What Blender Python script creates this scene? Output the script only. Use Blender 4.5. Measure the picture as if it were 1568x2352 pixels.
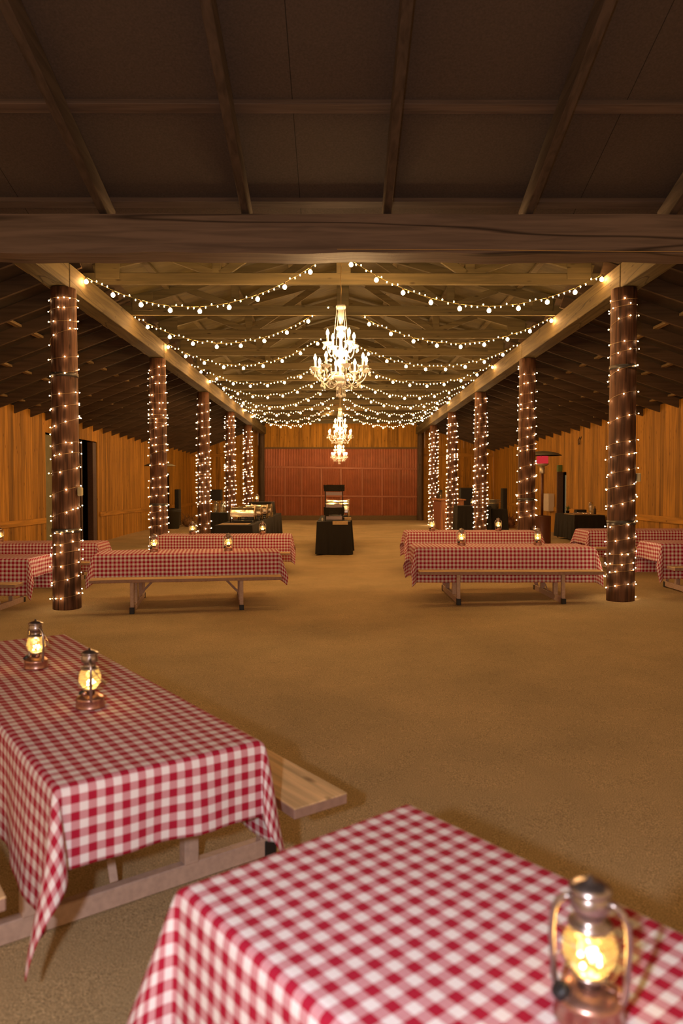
import bpy, math, random
from mathutils import Vector, Matrix
PI = math.pi
S = bpy.context.scene
COL = S.collection
for o in list(bpy.data.objects): bpy.data.objects.remove(o)

# ------------------------------------------------------------------ camera, world, flash, exposure
cam = bpy.data.cameras.new('camera'); camo = bpy.data.objects.new('camera', cam); COL.objects.link(camo)
camo.location = (0, 0, 1.49)
camo.rotation_euler = (math.radians(90 - 1.82), 0, math.radians(-0.17))
cam.sensor_fit = 'VERTICAL'; cam.sensor_height = 36; cam.sensor_width = 24
cam.lens = 1700 / 2352 * 36
cam.clip_start = 0.02; cam.clip_end = 200
cam.dof.use_dof = True; cam.dof.focus_distance = 9.5; cam.dof.aperture_fstop = 2.4
S.camera = camo
S.view_settings.view_transform = 'Standard'; S.view_settings.look = 'None'
S.view_settings.gamma = 1; S.view_settings.use_curve_mapping = False
S.view_settings.exposure = 1.80
WARM = (1.0, 0.50, 0.17)
w = bpy.data.worlds.new('warm_ambient_fill'); S.world = w; w.use_nodes = True
w.node_tree.nodes['Background'].inputs[0].default_value = (1.0, 0.55, 0.24, 1)
w.node_tree.nodes['Background'].inputs[1].default_value = 0.235  # added warm ambient fill, standing in for unseen lights behind the camera
# the photographer's small flash, at the left of the camera
fl = bpy.data.lights.new('camera_flash', 'POINT'); fl.energy = 41; fl.color = (0.88, 0.86, 0.98); fl.shadow_soft_size = 0.035
flo = bpy.data.objects.new('camera_flash', fl); COL.objects.link(flo); flo.location = (-0.28, 0.02, 1.50)
E_GLOBE, E_MINI, E_FAIRY, E_FLAME, E_LED = 54, 48, 21, 250, 20

# ------------------------------------------------------------------ helpers
def sm(a, b, x):
    t = min(1, max(0, (x - a) / (b - a))); return t * t * (3 - 2 * t)
def gz(x, y):
    return 0.05 * max(-7.5, min(7.5, x)) / 3.5 * sm(4, 9, y) * (1 - sm(19, 26, y)) - 0.07 * (1 - sm(3.5, 8, y))
ORD = ['nearest', 'second', 'third', 'fourth', 'fifth', 'sixth', 'seventh', 'eighth', 'ninth', 'tenth', 'eleventh', 'twelfth', 'thirteenth', 'fourteenth', 'fifteenth']

class MB:
    def __init__(s): s.v = []; s.f = []; s.m = []; s.uv = None; s.tone = None
    def add(s, vs, fs, tone=None):
        n = len(s.v); s.v += [tuple(p) for p in vs]; s.f += [tuple(i + n for i in f) for f in fs]
        if tone is not None:
            if s.tone is None: s.tone = []
            s.tone += [tone] * len(vs)
    def box(s, c, d, rot=None, tone=None):
        hx, hy, hz = d[0] / 2, d[1] / 2, d[2] / 2
        vs = [Vector((x, y, z)) for z in (-hz, hz) for y in (-hy, hy) for x in (-hx, hx)]
        if rot is not None: vs = [rot @ p for p in vs]
        c = Vector(c); vs = [p + c for p in vs]
        s.add(vs, [(0, 2, 3, 1), (4, 5, 7, 6), (0, 1, 5, 4), (2, 6, 7, 3), (0, 4, 6, 2), (1, 3, 7, 5)], tone); return s
    def bevbox(s, c, d, b=0.006, rot=None):
        # box with chamfered edges
        hx, hy, hz = d[0] / 2, d[1] / 2, d[2] / 2; b = min(b, hx * .45, hy * .45, hz * .45)
        vs = []; idx = {}
        for sx in (-1, 1):
            for sy in (-1, 1):
                for sz in (-1, 1):
                    for ax in range(3):
                        p = [sx * (hx - b), sy * (hy - b), sz * (hz - b)]
                        p[ax] = (sx * hx, sy * hy, sz * hz)[ax]
                        idx[(sx, sy, sz, ax)] = len(vs); vs.append(Vector(p))
        fs = []
        for ax in range(3):
            o = [i for i in range(3) if i != ax]
            for sg in (-1, 1):
                q = []
                for a, b2 in ((-1, -1), (1, -1), (1, 1), (-1, 1)):
                    k = [0, 0, 0]; k[ax] = sg; k[o[0]] = a; k[o[1]] = b2; q.append(idx[(*k, ax)])
                fs.append(q if (sg > 0) == (ax != 1) else q[::-1])
        for ax in range(3):           # edges along ax
            o = [i for i in range(3) if i != ax]
            for a in (-1, 1):
                for b2 in (-1, 1):
                    k0 = [0, 0, 0]; k0[o[0]] = a; k0[o[1]] = b2; k1 = list(k0); k0[ax] = -1; k1[ax] = 1
                    fs.append([idx[(*k0, o[0])], idx[(*k1, o[0])], idx[(*k1, o[1])], idx[(*k0, o[1])]])
        for sx in (-1, 1):
            for sy in (-1, 1):
                for sz in (-1, 1): fs.append([idx[(sx, sy, sz, i)] for i in range(3)])
        if rot is not None: vs = [rot @ p for p in vs]
        c = Vector(c); s.add([p + c for p in vs], fs); return s
    def beam(s, p0, p1, wd, ht, up=(0, 0, 1), bev=0.0, tone=None):
        p0, p1 = Vector(p0), Vector(p1); d = p1 - p0; L = d.length; d.normalize()
        sd = d.cross(Vector(up)).normalized(); u = sd.cross(d)
        R = Matrix((sd, d, u)).transposed()
        if bev: s.bevbox((p0 + p1) / 2, (wd, L, ht), bev, R)
        else: s.box((p0 + p1) / 2, (wd, L, ht), R, tone)
        return s
    def tube(s, pts, r, n=6, closed=False, cap=True):
        pts = [Vector(p) for p in pts]; N = len(pts); rs = r if isinstance(r, (list, tuple)) else [r] * N
        vs = []; prev = None
        for i, p in enumerate(pts):
            if closed: t = pts[(i + 1) % N] - pts[i - 1]
            else: t = pts[min(i + 1, N - 1)] - pts[max(i - 1, 0)]
            if t.length < 1e-9: t = Vector((0, 0, 1))
            t.normalize()
            if prev is None:
                a = Vector((0, 0, 1)) if abs(t.z) < .9 else Vector((1, 0, 0)); nrm = t.cross(a).normalized()
            else:
                nrm = prev - t * prev.dot(t)
                nrm = nrm.normalized() if nrm.length > 1e-6 else t.orthogonal().normalized()
            prev = nrm; b = t.cross(nrm)
            for k in range(n):
                a = 2 * PI * k / n; vs.append(p + (nrm * math.cos(a) + b * math.sin(a)) * rs[i])
        fs = []
        for i in range(N if closed else N - 1):
            j = (i + 1) % N
            for k in range(n): fs.append((i * n + k, i * n + (k + 1) % n, j * n + (k + 1) % n, j * n + k))
        if cap and not closed:
            fs.append(tuple(range(n))[::-1]); fs.append(tuple((N - 1) * n + k for k in range(n)))
        s.add(vs, fs); return s
    def lathe(s, prof, n=20, c=(0, 0, 0), M=None, flute=0, nf=8):
        vs = []; fs = []; c = Vector(c)
        for (r, z) in prof:
            for k in range(n):
                a = 2 * PI * k / n; rr = r * (1 + flute * math.cos(nf * a)); vs.append(Vector((rr * math.cos(a), rr * math.sin(a), z)))
        for i in range(len(prof) - 1):
            for k in range(n): fs.append((i * n + k, i * n + (k + 1) % n, (i + 1) * n + (k + 1) % n, (i + 1) * n + k))
        if prof[0][0] > 1e-5: fs.append(tuple(range(n))[::-1])
        if prof[-1][0] > 1e-5: fs.append(tuple((len(prof) - 1) * n + k for k in range(n)))
        if M is not None: vs = [M @ p for p in vs]
        s.add([p + c for p in vs], fs); return s
    def ball(s, c, r, n=8, m=5, sz=1.0):
        prof = [(max(r * math.sin(PI * i / m), 1e-4), -r * sz * math.cos(PI * i / m)) for i in range(m + 1)]
        return s.lathe(prof, n, c)
    def grid(s, nx, ny, fn, uvfn=None):
        vs = []; fs = []; base = len(s.v)
        for j in range(ny + 1):
            for i in range(nx + 1): vs.append(fn(i / nx, j / ny))
        for j in range(ny):
            for i in range(nx):
                a = j * (nx + 1) + i; fs.append((a, a + 1, a + nx + 2, a + nx + 1))
        s.add(vs, fs)
        if uvfn:
            if s.uv is None: s.uv = []
            s.uv += [uvfn(i / nx, j / ny) for j in range(ny + 1) for i in range(nx + 1)]
        return s
    def mesh(s, name, smooth=False):
        me = bpy.data.meshes.new(name); me.from_pydata([tuple(p) for p in s.v], [], s.f)
        if smooth: me.polygons.foreach_set('use_smooth', [True] * len(me.polygons))
        if s.uv:
            uv = me.uv_layers.new(name='UVMap'); data = []
            for l in me.loops: data += list(s.uv[l.vertex_index])
            uv.data.foreach_set('uv', data)
        if s.tone:
            at = me.attributes.new('tone', 'FLOAT', 'POINT'); at.data.foreach_set('value', s.tone)
        me.validate(); me.update(); return me
    def build(s, name, mat, parent=None, smooth=False, loc=None):
        me = s.mesh(name, smooth); me.materials.append(mat)
        o = bpy.data.objects.new(name, me); COL.objects.link(o)
        if parent is not None: o.parent = parent
        if loc is not None: o.location = loc
        return o

def tag(o, label=None, cat=None, group=None, kind=None):
    if label: o['label'] = label
    if cat: o['category'] = cat
    if group: o['group'] = group
    if kind: o['kind'] = kind
    return o
def struct(o): o['kind'] = 'structure'; return o
def empty(name, loc, rz=0):
    o = bpy.data.objects.new(name, None); COL.objects.link(o); o.location = loc; o.rotation_euler = (0, 0, rz); o.empty_display_size = .1
    return o
KIDS = {}
def children(o): return [c for c in COL.objects if c.parent == o]
def snapshot(root):
    return [(c, [(g, []) for g in children(c)]) for c in children(root)]
def copy_tree(root, snap, loc, rz=0):
    r = root.copy(); COL.objects.link(r); r.location = loc; r.rotation_euler = (0, 0, rz)
    for c, gs in snap:
        k = c.copy(); COL.objects.link(k); k.parent = r
        for g, _ in gs:
            h = g.copy(); COL.objects.link(h); h.parent = k
    return r
def inst(name, me, loc, parent=None, rot=None, scale=None):
    o = bpy.data.objects.new(name, me); COL.objects.link(o); o.location = loc
    if parent is not None: o.parent = parent
    if rot is not None: o.rotation_euler = rot
    if scale is not None: o.scale = scale
    return o

# ------------------------------------------------------------------ materials
def newmat(name):
    m = bpy.data.materials.new(name); m.use_nodes = True; nt = m.node_tree
    return m, nt, nt.nodes, nt.links, nt.nodes['Principled BSDF']
def plain(name, col, rough=.6, metal=0, spec=.5, noise=0.0, nscale=30, bump=0):
    m, nt, N, L, P = newmat(name)
    P.inputs['Base Color'].default_value = (*col, 1); P.inputs['Roughness'].default_value = rough
    P.inputs['Metallic'].default_value = metal; P.inputs['Specular IOR Level'].default_value = spec
    if noise or bump:
        tc = N.new('ShaderNodeTexCoord'); n = N.new('ShaderNodeTexNoise'); n.inputs['Scale'].default_value = nscale; n.inputs['Detail'].default_value = 6
        L.new(tc.outputs['Object'], n.inputs['Vector'])
        if noise:
            r = N.new('ShaderNodeValToRGB'); r.color_ramp.elements[0].position = .3; r.color_ramp.elements[1].position = .7
            r.color_ramp.elements[0].color = (*[c * (1 - noise) for c in col], 1); r.color_ramp.elements[1].color = (*[min(1, c * (1 + noise)) for c in col], 1)
            L.new(n.outputs['Fac'], r.inputs[0]); L.new(r.outputs[0], P.inputs['Base Color'])
        if bump:
            b = N.new('ShaderNodeBump'); b.inputs['Strength'].default_value = bump; b.inputs['Distance'].default_value = .01
            L.new(n.outputs['Fac'], b.inputs['Height']); L.new(b.outputs[0], P.inputs['Normal'])
    return m
def wood(name, col, axis='z', rough=.7, contrast=.35, grain=26, tone=False, rnd=.25, knots=True, bump=.35, col2=None, crack=0):
    m, nt, N, L, P = newmat(name)
    tc = N.new('ShaderNodeTexCoord'); mp = N.new('ShaderNodeMapping')
    sc = {'x': (.06, 1, 1), 'y': (1, .06, 1), 'z': (1, 1, .06)}[axis]
    mp.inputs['Scale'].default_value = [a * grain for a in sc]
    oi = N.new('ShaderNodeObjectInfo')
    ad = N.new('ShaderNodeVectorMath'); ad.operation = 'ADD'
    mu = N.new('ShaderNodeVectorMath'); mu.operation = 'SCALE'; mu.inputs[0].default_value = (31, 17, 23)
    L.new(oi.outputs['Random'], mu.inputs['Scale']); L.new(tc.outputs['Object'], ad.inputs[0]); L.new(mu.outputs[0], ad.inputs[1])
    L.new(ad.outputs[0], mp.inputs['Vector'])
    n = N.new('ShaderNodeTexNoise'); n.inputs['Scale'].default_value = 1; n.inputs['Detail'].default_value = 7; n.inputs['Distortion'].default_value = .6
    L.new(mp.outputs[0], n.inputs['Vector'])
    c2 = col2 or [c * (1 - contrast) * .9 for c in col]
    r = N.new('ShaderNodeValToRGB'); r.color_ramp.elements[0].position = .32; r.color_ramp.elements[1].position = .62
    r.color_ramp.elements[0].color = (*c2, 1); r.color_ramp.elements[1].color = (*[min(1, c * (1 + contrast * .25)) for c in col], 1)
    L.new(n.outputs['Fac'], r.inputs[0]); out = r.outputs[0]
    if knots:
        mk = N.new('ShaderNodeMapping'); mk.inputs['Scale'].default_value = [3.0 if a < 1 else 9 for a in sc]
        L.new(ad.outputs[0], mk.inputs['Vector'])
        v = N.new('ShaderNodeTexVoronoi'); v.inputs['Scale'].default_value = 1; L.new(mk.outputs[0], v.inputs['Vector'])
        rk = N.new('ShaderNodeValToRGB'); rk.color_ramp.elements[0].position = .05; rk.color_ramp.elements[1].position = .16
        rk.color_ramp.elements[0].color = (.25, .18, .12, 1); rk.color_ramp.elements[1].color = (1, 1, 1, 1)
        L.new(v.outputs['Distance'], rk.inputs[0])
        mx = N.new('ShaderNodeMix'); mx.data_type = 'RGBA'; mx.blend_type = 'MULTIPLY'; mx.inputs[0].default_value = .8
        L.new(out, mx.inputs[6]); L.new(rk.outputs[0], mx.inputs[7]); out = mx.outputs[2]
    # object-to-object (and board-to-board) tone
    hv = N.new('ShaderNodeHueSaturation'); ma = N.new('ShaderNodeMath'); ma.operation = 'MULTIPLY_ADD'
    ma.inputs[1].default_value = rnd; ma.inputs[2].default_value = 1 - rnd / 2; L.new(oi.outputs['Random'], ma.inputs[0])
    if tone:
        at = N.new('ShaderNodeAttribute'); at.attribute_name = 'tone'; L.new(at.outputs['Fac'], hv.inputs['Value'])
    else: L.new(ma.outputs[0], hv.inputs['Value'])
    L.new(out, hv.inputs['Color']); out = hv.outputs[0]
    hgt = n.outputs['Fac']
    if crack:   # long drying cracks along the timber
        mc = N.new('ShaderNodeMapping'); mc.inputs['Scale'].default_value = [.07 if a < 1 else .9 for a in sc]
        L.new(tc.outputs['Object'], mc.inputs['Vector'])
        nc = N.new('ShaderNodeTexNoise'); nc.inputs['Scale'].default_value = 2.2; nc.inputs['Detail'].default_value = 2.5; L.new(mc.outputs[0], nc.inputs['Vector'])
        m1 = N.new('ShaderNodeMath'); m1.operation = 'SUBTRACT'; m1.inputs[1].default_value = .5; L.new(nc.outputs['Fac'], m1.inputs[0])
        m2 = N.new('ShaderNodeMath'); m2.operation = 'ABSOLUTE'; L.new(m1.outputs[0], m2.inputs[0])
        rc = N.new('ShaderNodeValToRGB'); rc.color_ramp.elements[0].position = .001; rc.color_ramp.elements[1].position = crack
        rc.color_ramp.elements[0].color = (.2, .18, .16, 1); rc.color_ramp.elements[1].color = (1, 1, 1, 1); L.new(m2.outputs[0], rc.inputs[0])
        mx = N.new('ShaderNodeMix'); mx.data_type = 'RGBA'; mx.blend_type = 'MULTIPLY'; mx.inputs[0].default_value = 1
        L.new(out, mx.inputs[6]); L.new(rc.outputs[0], mx.inputs[7]); out = mx.outputs[2]
    L.new(out, P.inputs['Base Color']); P.inputs['Roughness'].default_value = rough; P.inputs['Specular IOR Level'].default_value = .3
    b = N.new('ShaderNodeBump'); b.inputs['Strength'].default_value = bump; b.inputs['Distance'].default_value = .008
    L.new(hgt, b.inputs['Height']); L.new(b.outputs[0], P.inputs['Normal'])
    return m
def emit(name, col, st, sample=True):
    m, nt, N, L, P = newmat(name); N.remove(P); e = N.new('ShaderNodeEmission')
    e.inputs[0].default_value = (*col, 1); e.inputs[1].default_value = st; L.new(e.outputs[0], N['Material Output'].inputs[0])
    if not sample: m.cycles.emission_sampling = 'NONE'
    return m
def gingham():
    m, nt, N, L, P = newmat('red_gingham')
    uv = N.new('ShaderNodeUVMap'); uv.uv_map = 'UVMap'; sep = N.new('ShaderNodeSeparateXYZ'); L.new(uv.outputs[0], sep.inputs[0])
    outs = []
    for k in (0, 1):
        a = N.new('ShaderNodeMath'); a.operation = 'DIVIDE'; a.inputs[1].default_value = .0508; L.new(sep.outputs[k], a.inputs[0])
        b = N.new('ShaderNodeMath'); b.operation = 'FRACT'; L.new(a.outputs[0], b.inputs[0])
        c = N.new('ShaderNodeMath'); c.operation = 'LESS_THAN'; c.inputs[1].default_value = .5; L.new(b.outputs[0], c.inputs[0]); outs.append(c)
    s = N.new('ShaderNodeMath'); s.operation = 'ADD'; L.new(outs[0].outputs[0], s.inputs[0]); L.new(outs[1].outputs[0], s.inputs[1])
    h = N.new('ShaderNodeMath'); h.operation = 'MULTIPLY'; h.inputs[1].default_value = .5; L.new(s.outputs[0], h.inputs[0])
    r = N.new('ShaderNodeValToRGB'); cr = r.color_ramp; cr.interpolation = 'CONSTANT'
    cr.elements[0].position = 0; cr.elements[0].color = (.80, .74, .72, 1)
    e = cr.elements.new(.3); e.color = (.58, .275, .295, 1)
    cr.elements[1].position = .3; cr.elements[2].position = .8; cr.elements[1].color = (.58, .275, .295, 1); cr.elements[2].color = (.38, .012, .036, 1)
    L.new(h.outputs[0], r.inputs[0]); L.new(r.outputs[0], P.inputs['Base Color'])
    P.inputs['Roughness'].default_value = .85; P.inputs['Specular IOR Level'].default_value = .15
    n = N.new('ShaderNodeTexNoise'); n.inputs['Scale'].default_value = 14; n.inputs['Detail'].default_value = 3; L.new(uv.outputs[0], n.inputs['Vector'])
    b = N.new('ShaderNodeBump'); b.inputs['Strength'].default_value = .25; b.inputs['Distance'].default_value = .012
    L.new(n.outputs['Fac'], b.inputs['Height']); L.new(b.outputs[0], P.inputs['Normal'])
    return m
def sand():
    m, nt, N, L, P = newmat('sandy_ground')
    tc = N.new('ShaderNodeTexCoord')
    def noise(s, d, rough=.5):
        n = N.new('ShaderNodeTexNoise'); n.inputs['Scale'].default_value = s; n.inputs['Detail'].default_value = d; n.inputs['Roughness'].default_value = rough
        L.new(tc.outputs['Object'], n.inputs['Vector']); return n
    n1, n2, n3 = noise(1.1, 5, .6), noise(230, 3, .7), noise(48, 5, .75)
    r = N.new('ShaderNodeValToRGB'); r.color_ramp.elements[0].position = .34; r.color_ramp.elements[1].position = .66
    r.color_ramp.elements[0].color = (.20, .145, .075, 1); r.color_ramp.elements[1].color = (1.0, .78, .42, 1); L.new(n2.outputs['Fac'], r.inputs[0])
    r1 = N.new('ShaderNodeValToRGB'); r1.color_ramp.elements[0].position = .3; r1.color_ramp.elements[1].position = .7
    r1.color_ramp.elements[0].color = (.80, .80, .80, 1); r1.color_ramp.elements[1].color = (1.05, 1.02, 1, 1); L.new(n1.outputs['Fac'], r1.inputs[0])
    mx = N.new('ShaderNodeMix'); mx.data_type = 'RGBA'; mx.blend_type = 'MULTIPLY'; mx.inputs[0].default_value = 1
    L.new(r.outputs[0], mx.inputs[6]); L.new(r1.outputs[0], mx.inputs[7]); L.new(mx.outputs[2], P.inputs['Base Color'])
    P.inputs['Roughness'].default_value = .95; P.inputs['Specular IOR Level'].default_value = .1
    a = N.new('ShaderNodeMath'); a.operation = 'MULTIPLY_ADD'; a.inputs[1].default_value = 1.6; L.new(n3.outputs['Fac'], a.inputs[0]); L.new(n2.outputs['Fac'], a.inputs[2])
    b = N.new('ShaderNodeBump'); b.inputs['Strength'].default_value = .55; b.inputs['Distance'].default_value = .012
    L.new(a.outputs[0], b.inputs['Height']); L.new(b.outputs[0], P.inputs['Normal'])
    return m
def glassmat(name, tint, gloss=.12, trans=.2, rough=.05):
    m, nt, N, L, P = newmat(name); N.remove(P)
    t = N.new('ShaderNodeBsdfTransparent'); t.inputs[0].default_value = (*tint, 1)
    g = N.new('ShaderNodeBsdfGlossy'); g.inputs['Roughness'].default_value = rough
    d = N.new('ShaderNodeBsdfTranslucent'); d.inputs[0].default_value = (*tint, 1)
    a = N.new('ShaderNodeMixShader'); a.inputs[0].default_value = trans; L.new(t.outputs[0], a.inputs[1]); L.new(d.outputs[0], a.inputs[2])
    b = N.new('ShaderNodeMixShader'); b.inputs[0].default_value = gloss; L.new(a.outputs[0], b.inputs[1]); L.new(g.outputs[0], b.inputs[2])
    L.new(b.outputs[0], N['Material Output'].inputs[0]); return m
def porchdeck():
    m = plain('dark_roof_panel', (.080, .058, .045), .85, noise=.18, nscale=60, bump=.1)
    nt = m.node_tree; N = nt.nodes; L = nt.links; P = N['Principled BSDF']
    src = P.inputs['Base Color'].links[0].from_socket
    tc = N.new('ShaderNodeTexCoord'); sp = N.new('ShaderNodeSeparateXYZ'); L.new(tc.outputs['Object'], sp.inputs[0])
    a = N.new('ShaderNodeMath'); a.operation = 'ADD'; a.inputs[1].default_value = 10 * 1.31 + .37; L.new(sp.outputs[0], a.inputs[0])
    d = N.new('ShaderNodeMath'); d.operation = 'MODULO'; d.inputs[1].default_value = 2.62; L.new(a.outputs[0], d.inputs[0])
    g = N.new('ShaderNodeMath'); g.operation = 'LESS_THAN'; g.inputs[1].default_value = .006; L.new(d.outputs[0], g.inputs[0])
    mx = N.new('ShaderNodeMix'); mx.data_type = 'RGBA'; L.new(g.outputs[0], mx.inputs[0]); L.new(src, mx.inputs[6]); mx.inputs[7].default_value = (.008, .006, .004, 1)
    L.new(mx.outputs[2], P.inputs['Base Color']); return m

M = dict(
    sand=sand(), gingham=gingham(),
    wall=wood('cedar_boards', (.52, .25, .030), 'z', tone=True, grain=14, contrast=.4),
    rail=wood('cedar_rail', (.54, .26, .035), 'y', grain=14, rnd=.1),
    railx=wood('cedar_rail_across', (.48, .23, .03), 'x', grain=14, rnd=.1),
    beamy=wood('long_beam_wood', (.13, .10, .042), 'y', grain=16, contrast=.45, crack=.006),
    crossb=wood('dark_cross_beam', (.15, .108, .085), 'x', grain=18, contrast=.3, knots=False, crack=.016),
    truss=wood('truss_timber', (.11, .09, .042), 'x', grain=16, contrast=.3, rnd=.15),
    centredeck=wood('centre_roof_boards', (.075, .062, .02), 'x', grain=8, contrast=.3, knots=False),
    darkdeck=plain('aisle_roof_panel', (.052, .036, .022), .9, noise=.2, nscale=8),
    darkraf=wood('aisle_rafter_wood', (.10, .066, .04), 'x', grain=16, contrast=.3, knots=False, rnd=.2),
    purl=wood('purlin_wood', (.34, .25, .12), 'y', grain=16, contrast=.3, knots=False),
    porchd=porchdeck(),
    porchr=wood('porch_rafter_wood', (.085, .060, .044), 'y', grain=18, contrast=.35, knots=False, rnd=.15),
    porchp=wood('porch_purlin_wood', (.13, .092, .072), 'x', grain=18, contrast=.3, knots=False, rnd=.1),
    post=wood('old_pole_wood', (.135, .062, .032), 'z', grain=30, contrast=.6, knots=True, rnd=.25, bump=.9, col2=(.035, .016, .009)),
    postd=wood('wall_post_wood', (.10, .065, .04), 'z', grain=24, contrast=.4),
    red=plain('red_corrugated_iron', (.34, .11, .045), .36, metal=.3, noise=.12, nscale=2.5),
    redbar=plain('red_door_bar', (.36, .12, .05), .5, metal=.1),
    kick=plain('brown_kick_board', (.16, .10, .04), .8, noise=.2),
    steel=plain('dark_steel', (.10, .09, .08), .45, metal=.8),
    beige=plain('beige_painted_timber', (.50, .36, .28), .6, noise=.12, nscale=40),
    benchw=wood('bench_plank_wood', (.78, .54, .27), 'x', grain=22, contrast=.35, rnd=.1),
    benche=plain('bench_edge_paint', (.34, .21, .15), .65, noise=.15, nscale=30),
    blackcap=plain('black_plastic', (.012, .012, .013), .5),
    blackcloth=plain('black_table_linen', (.014, .011, .007), .9, noise=.2, nscale=90),
    blackfur=plain('black_ruffle_cloth', (.018, .014, .008), .95, noise=.3, nscale=60, bump=.4),
    chrome=plain('chafer_steel', (.80, .72, .58), .12, metal=1),
    greypan=plain('grey_plastic_tray', (.30, .25, .27), .5),
    paper=plain('kraft_paper', (.52, .36, .17), .8, noise=.1, nscale=20),
    wire=plain('clear_amber_wire', (.42, .27, .10), .35),
    gwire=plain('green_string_wire', (.14, .12, .04), .5),
    socket=plain('bulb_socket', (.10, .08, .04), .5),
    bronze=plain('copper_bronze_metal', (.44, .24, .18), .32, metal=.9, noise=.2, nscale=70),
    gunmetal=plain('tarnished_lantern_metal', (.38, .32, .29), .28, metal=.95, noise=.25, nscale=80),
    lglass=glassmat('lantern_glass', (1.0, .90, .55), .10, .22),
    jar=glassmat('clear_dispenser_glass', (.86, .90, .80), .25, .10),
    crystal=None, candle=plain('candle_sleeve', (.9, .82, .66), .5),
    globe=emit('globe_bulb_glow', WARM, E_GLOBE), mini=emit('small_bulb_glow', WARM, E_MINI),
    fairy=emit('fairy_bulb_glow', (1.0, .66, .34), E_FAIRY),
    flame=emit('candle_bulb_glow', (1.0, .60, .26), E_FLAME), led=emit('lantern_led_glow', (1.0, .66, .25), E_LED),
    panel=plain('grey_green_panel', (.22, .20, .10), .8, noise=.1, nscale=6),
    void=plain('unlit_interior', (.012, .010, .008), .95),  # near-black colour stands in for the darkness behind the openings
    brown=plain('dark_brown_frame', (.075, .035, .020), .55, noise=.2),
    blueglass=plain('blue_night_glass', (.36, .50, .60), .2),
    speaker=plain('black_speaker_case', (.035, .032, .020), .8),
    brush=plain('dry_brush_twigs', (.24, .13, .05), .9, noise=.4, nscale=15),
    bin=plain('black_rubbish_bin', (.03, .028, .02), .6),
    heater=plain('bronze_heater_paint', (.13, .055, .035), .4, metal=.4),
    reflect=plain('aluminium_reflector', (.26, .23, .15), .45, metal=.4),
    heatred=emit('glowing_heater_screen', (1.0, .05, .06), .15, False),
    barwood=wood('bar_cabinet_wood', (.46, .20, .08), 'z', grain=16, contrast=.4),
    barred=plain('red_brown_bar_side', (.26, .085, .04), .5, noise=.15, nscale=5),
    cup=plain('white_paper_cup', (.62, .55, .44), .7), galv=plain('galvanised_metal', (.55, .50, .38), .35, metal=.8, noise=.1, nscale=25),
    whitebox=plain('off_white_box_paint', (.62, .52, .40), .6), outlet=plain('outlet_box_plastic', (.50, .45, .28), .6),
    green=plain('green_plant_leaf', (.10, .16, .04), .7), sack=plain('brown_patterned_hide', (.20, .09, .04), .9, noise=.7, nscale=7),
    bottle=plain('dark_bottle_glass', (.05, .03, .02), .15),
)
m, nt, N, L, P = newmat('cut_crystal'); M['crystal'] = m
P.inputs['Base Color'].default_value = (.95, .92, .85, 1); P.inputs['Roughness'].default_value = .12
P.inputs['Transmission Weight'].default_value = .55; P.inputs['IOR'].default_value = 1.5

# ------------------------------------------------------------------ the building shell
XL, XR, YB = -7.0, 7.3, 34.8
LB0, LB1, RB0, RB1 = -3.68, -3.42, 3.57, 3.83       # long beams (outer, inner / inner, outer)
RID = 0.06
def deckz(x):      # underside of the roof skin
    if x < -3.42: return 4.66 - (-3.42 - x) * (4.66 - 3.30) / (-3.42 - XL)
    if x > 3.57: return 4.66 - (x - 3.57) * (4.66 - 3.42) / (XR - 3.57)
    half = (3.48 if x < RID else 3.51); return 4.66 + (1 - abs(x - RID) / half) * .98
fl_ = MB(); fl_.grid(96, 200, lambda a, b: (-9 + 18.6 * a, -3 + 38.6 * b, gz(-9 + 18.6 * a, -3 + 38.6 * b) + .006 * math.sin(9.1 * a * 18.6 + 3 * math.sin(b * 60)) * math.sin(b * 90)))
struct(fl_.build('floor', M['sand'], smooth=True))

rng = random.Random(5)
def boardwall(mb, axis, c0, c1, const, zb, zt, side, skip=()):
    p = c0
    k = 0
    while p < c1 - .01:
        wd = rng.choice((.14, .17, .2, .24)); wd = min(wd, c1 - p); t = .022 if k % 2 else .04
        tone = rng.uniform(.62, 1.08) if k % 2 else rng.uniform(.85, 1.12)
        mid = p + wd / 2; b0 = zb(mid) if callable(zb) else zb
        for (s0, s1, stop) in skip:
            if s0 <= mid <= s1: b0 = stop
        t0 = zt(mid) if callable(zt) else zt
        if t0 - b0 > .02:
            if axis == 'y': mb.box((const - side * (.05 - t / 2), mid, (b0 + t0) / 2), (t, wd - .006, t0 - b0), tone=tone)
            else: mb.box((mid, const - side * (.05 - t / 2), (b0 + t0) / 2), (wd - .006, t, t0 - b0), tone=tone)
        p += wd; k += 1
wl = MB(); boardwall(wl, 'y', 4.5, YB, XL, lambda y: gz(XL, y) - .03, lambda y: 3.30 - .03, -1, [(17.5, 21.3, 2.82), (27.2, 30.4, 2.14)])
wl.box((XL - .09, 11, 1.6), (.04, 13, 3.4), tone=.4); wl.box((XL - .09, 24.25, 1.6), (.04, 5.9, 3.4), tone=.4); wl.box((XL - .09, 32.7, 1.6), (.04, 4.5, 3.4), tone=.4)
struct(wl.build('wall_left', M['wall']))
wr = MB(); boardwall(wr, 'y', 4.5, YB, XR, lambda y: gz(XR, y) - .03, lambda y: 3.42 - .03, 1, [(23.6, 24.5, 2.02)])
wr.box((XR + .09, 14, 1.7), (.04, 19.2, 3.4), tone=.4); wr.box((XR + .09, 29.6, 1.7), (.04, 10.2, 3.4), tone=.4)
struct(wr.build('wall_right', M['wall']))
wb = MB(); boardwall(wb, 'x', XL, -3.70, YB, -.03, lambda x: deckz(x) - .03, 1)
boardwall(wb, 'x', 3.86, XR, YB, -.03, lambda x: deckz(x) - .03, 1)
boardwall(wb, 'x', -3.50, 3.66, YB, 3.37, lambda x: deckz(x) - .03, 1)
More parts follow.
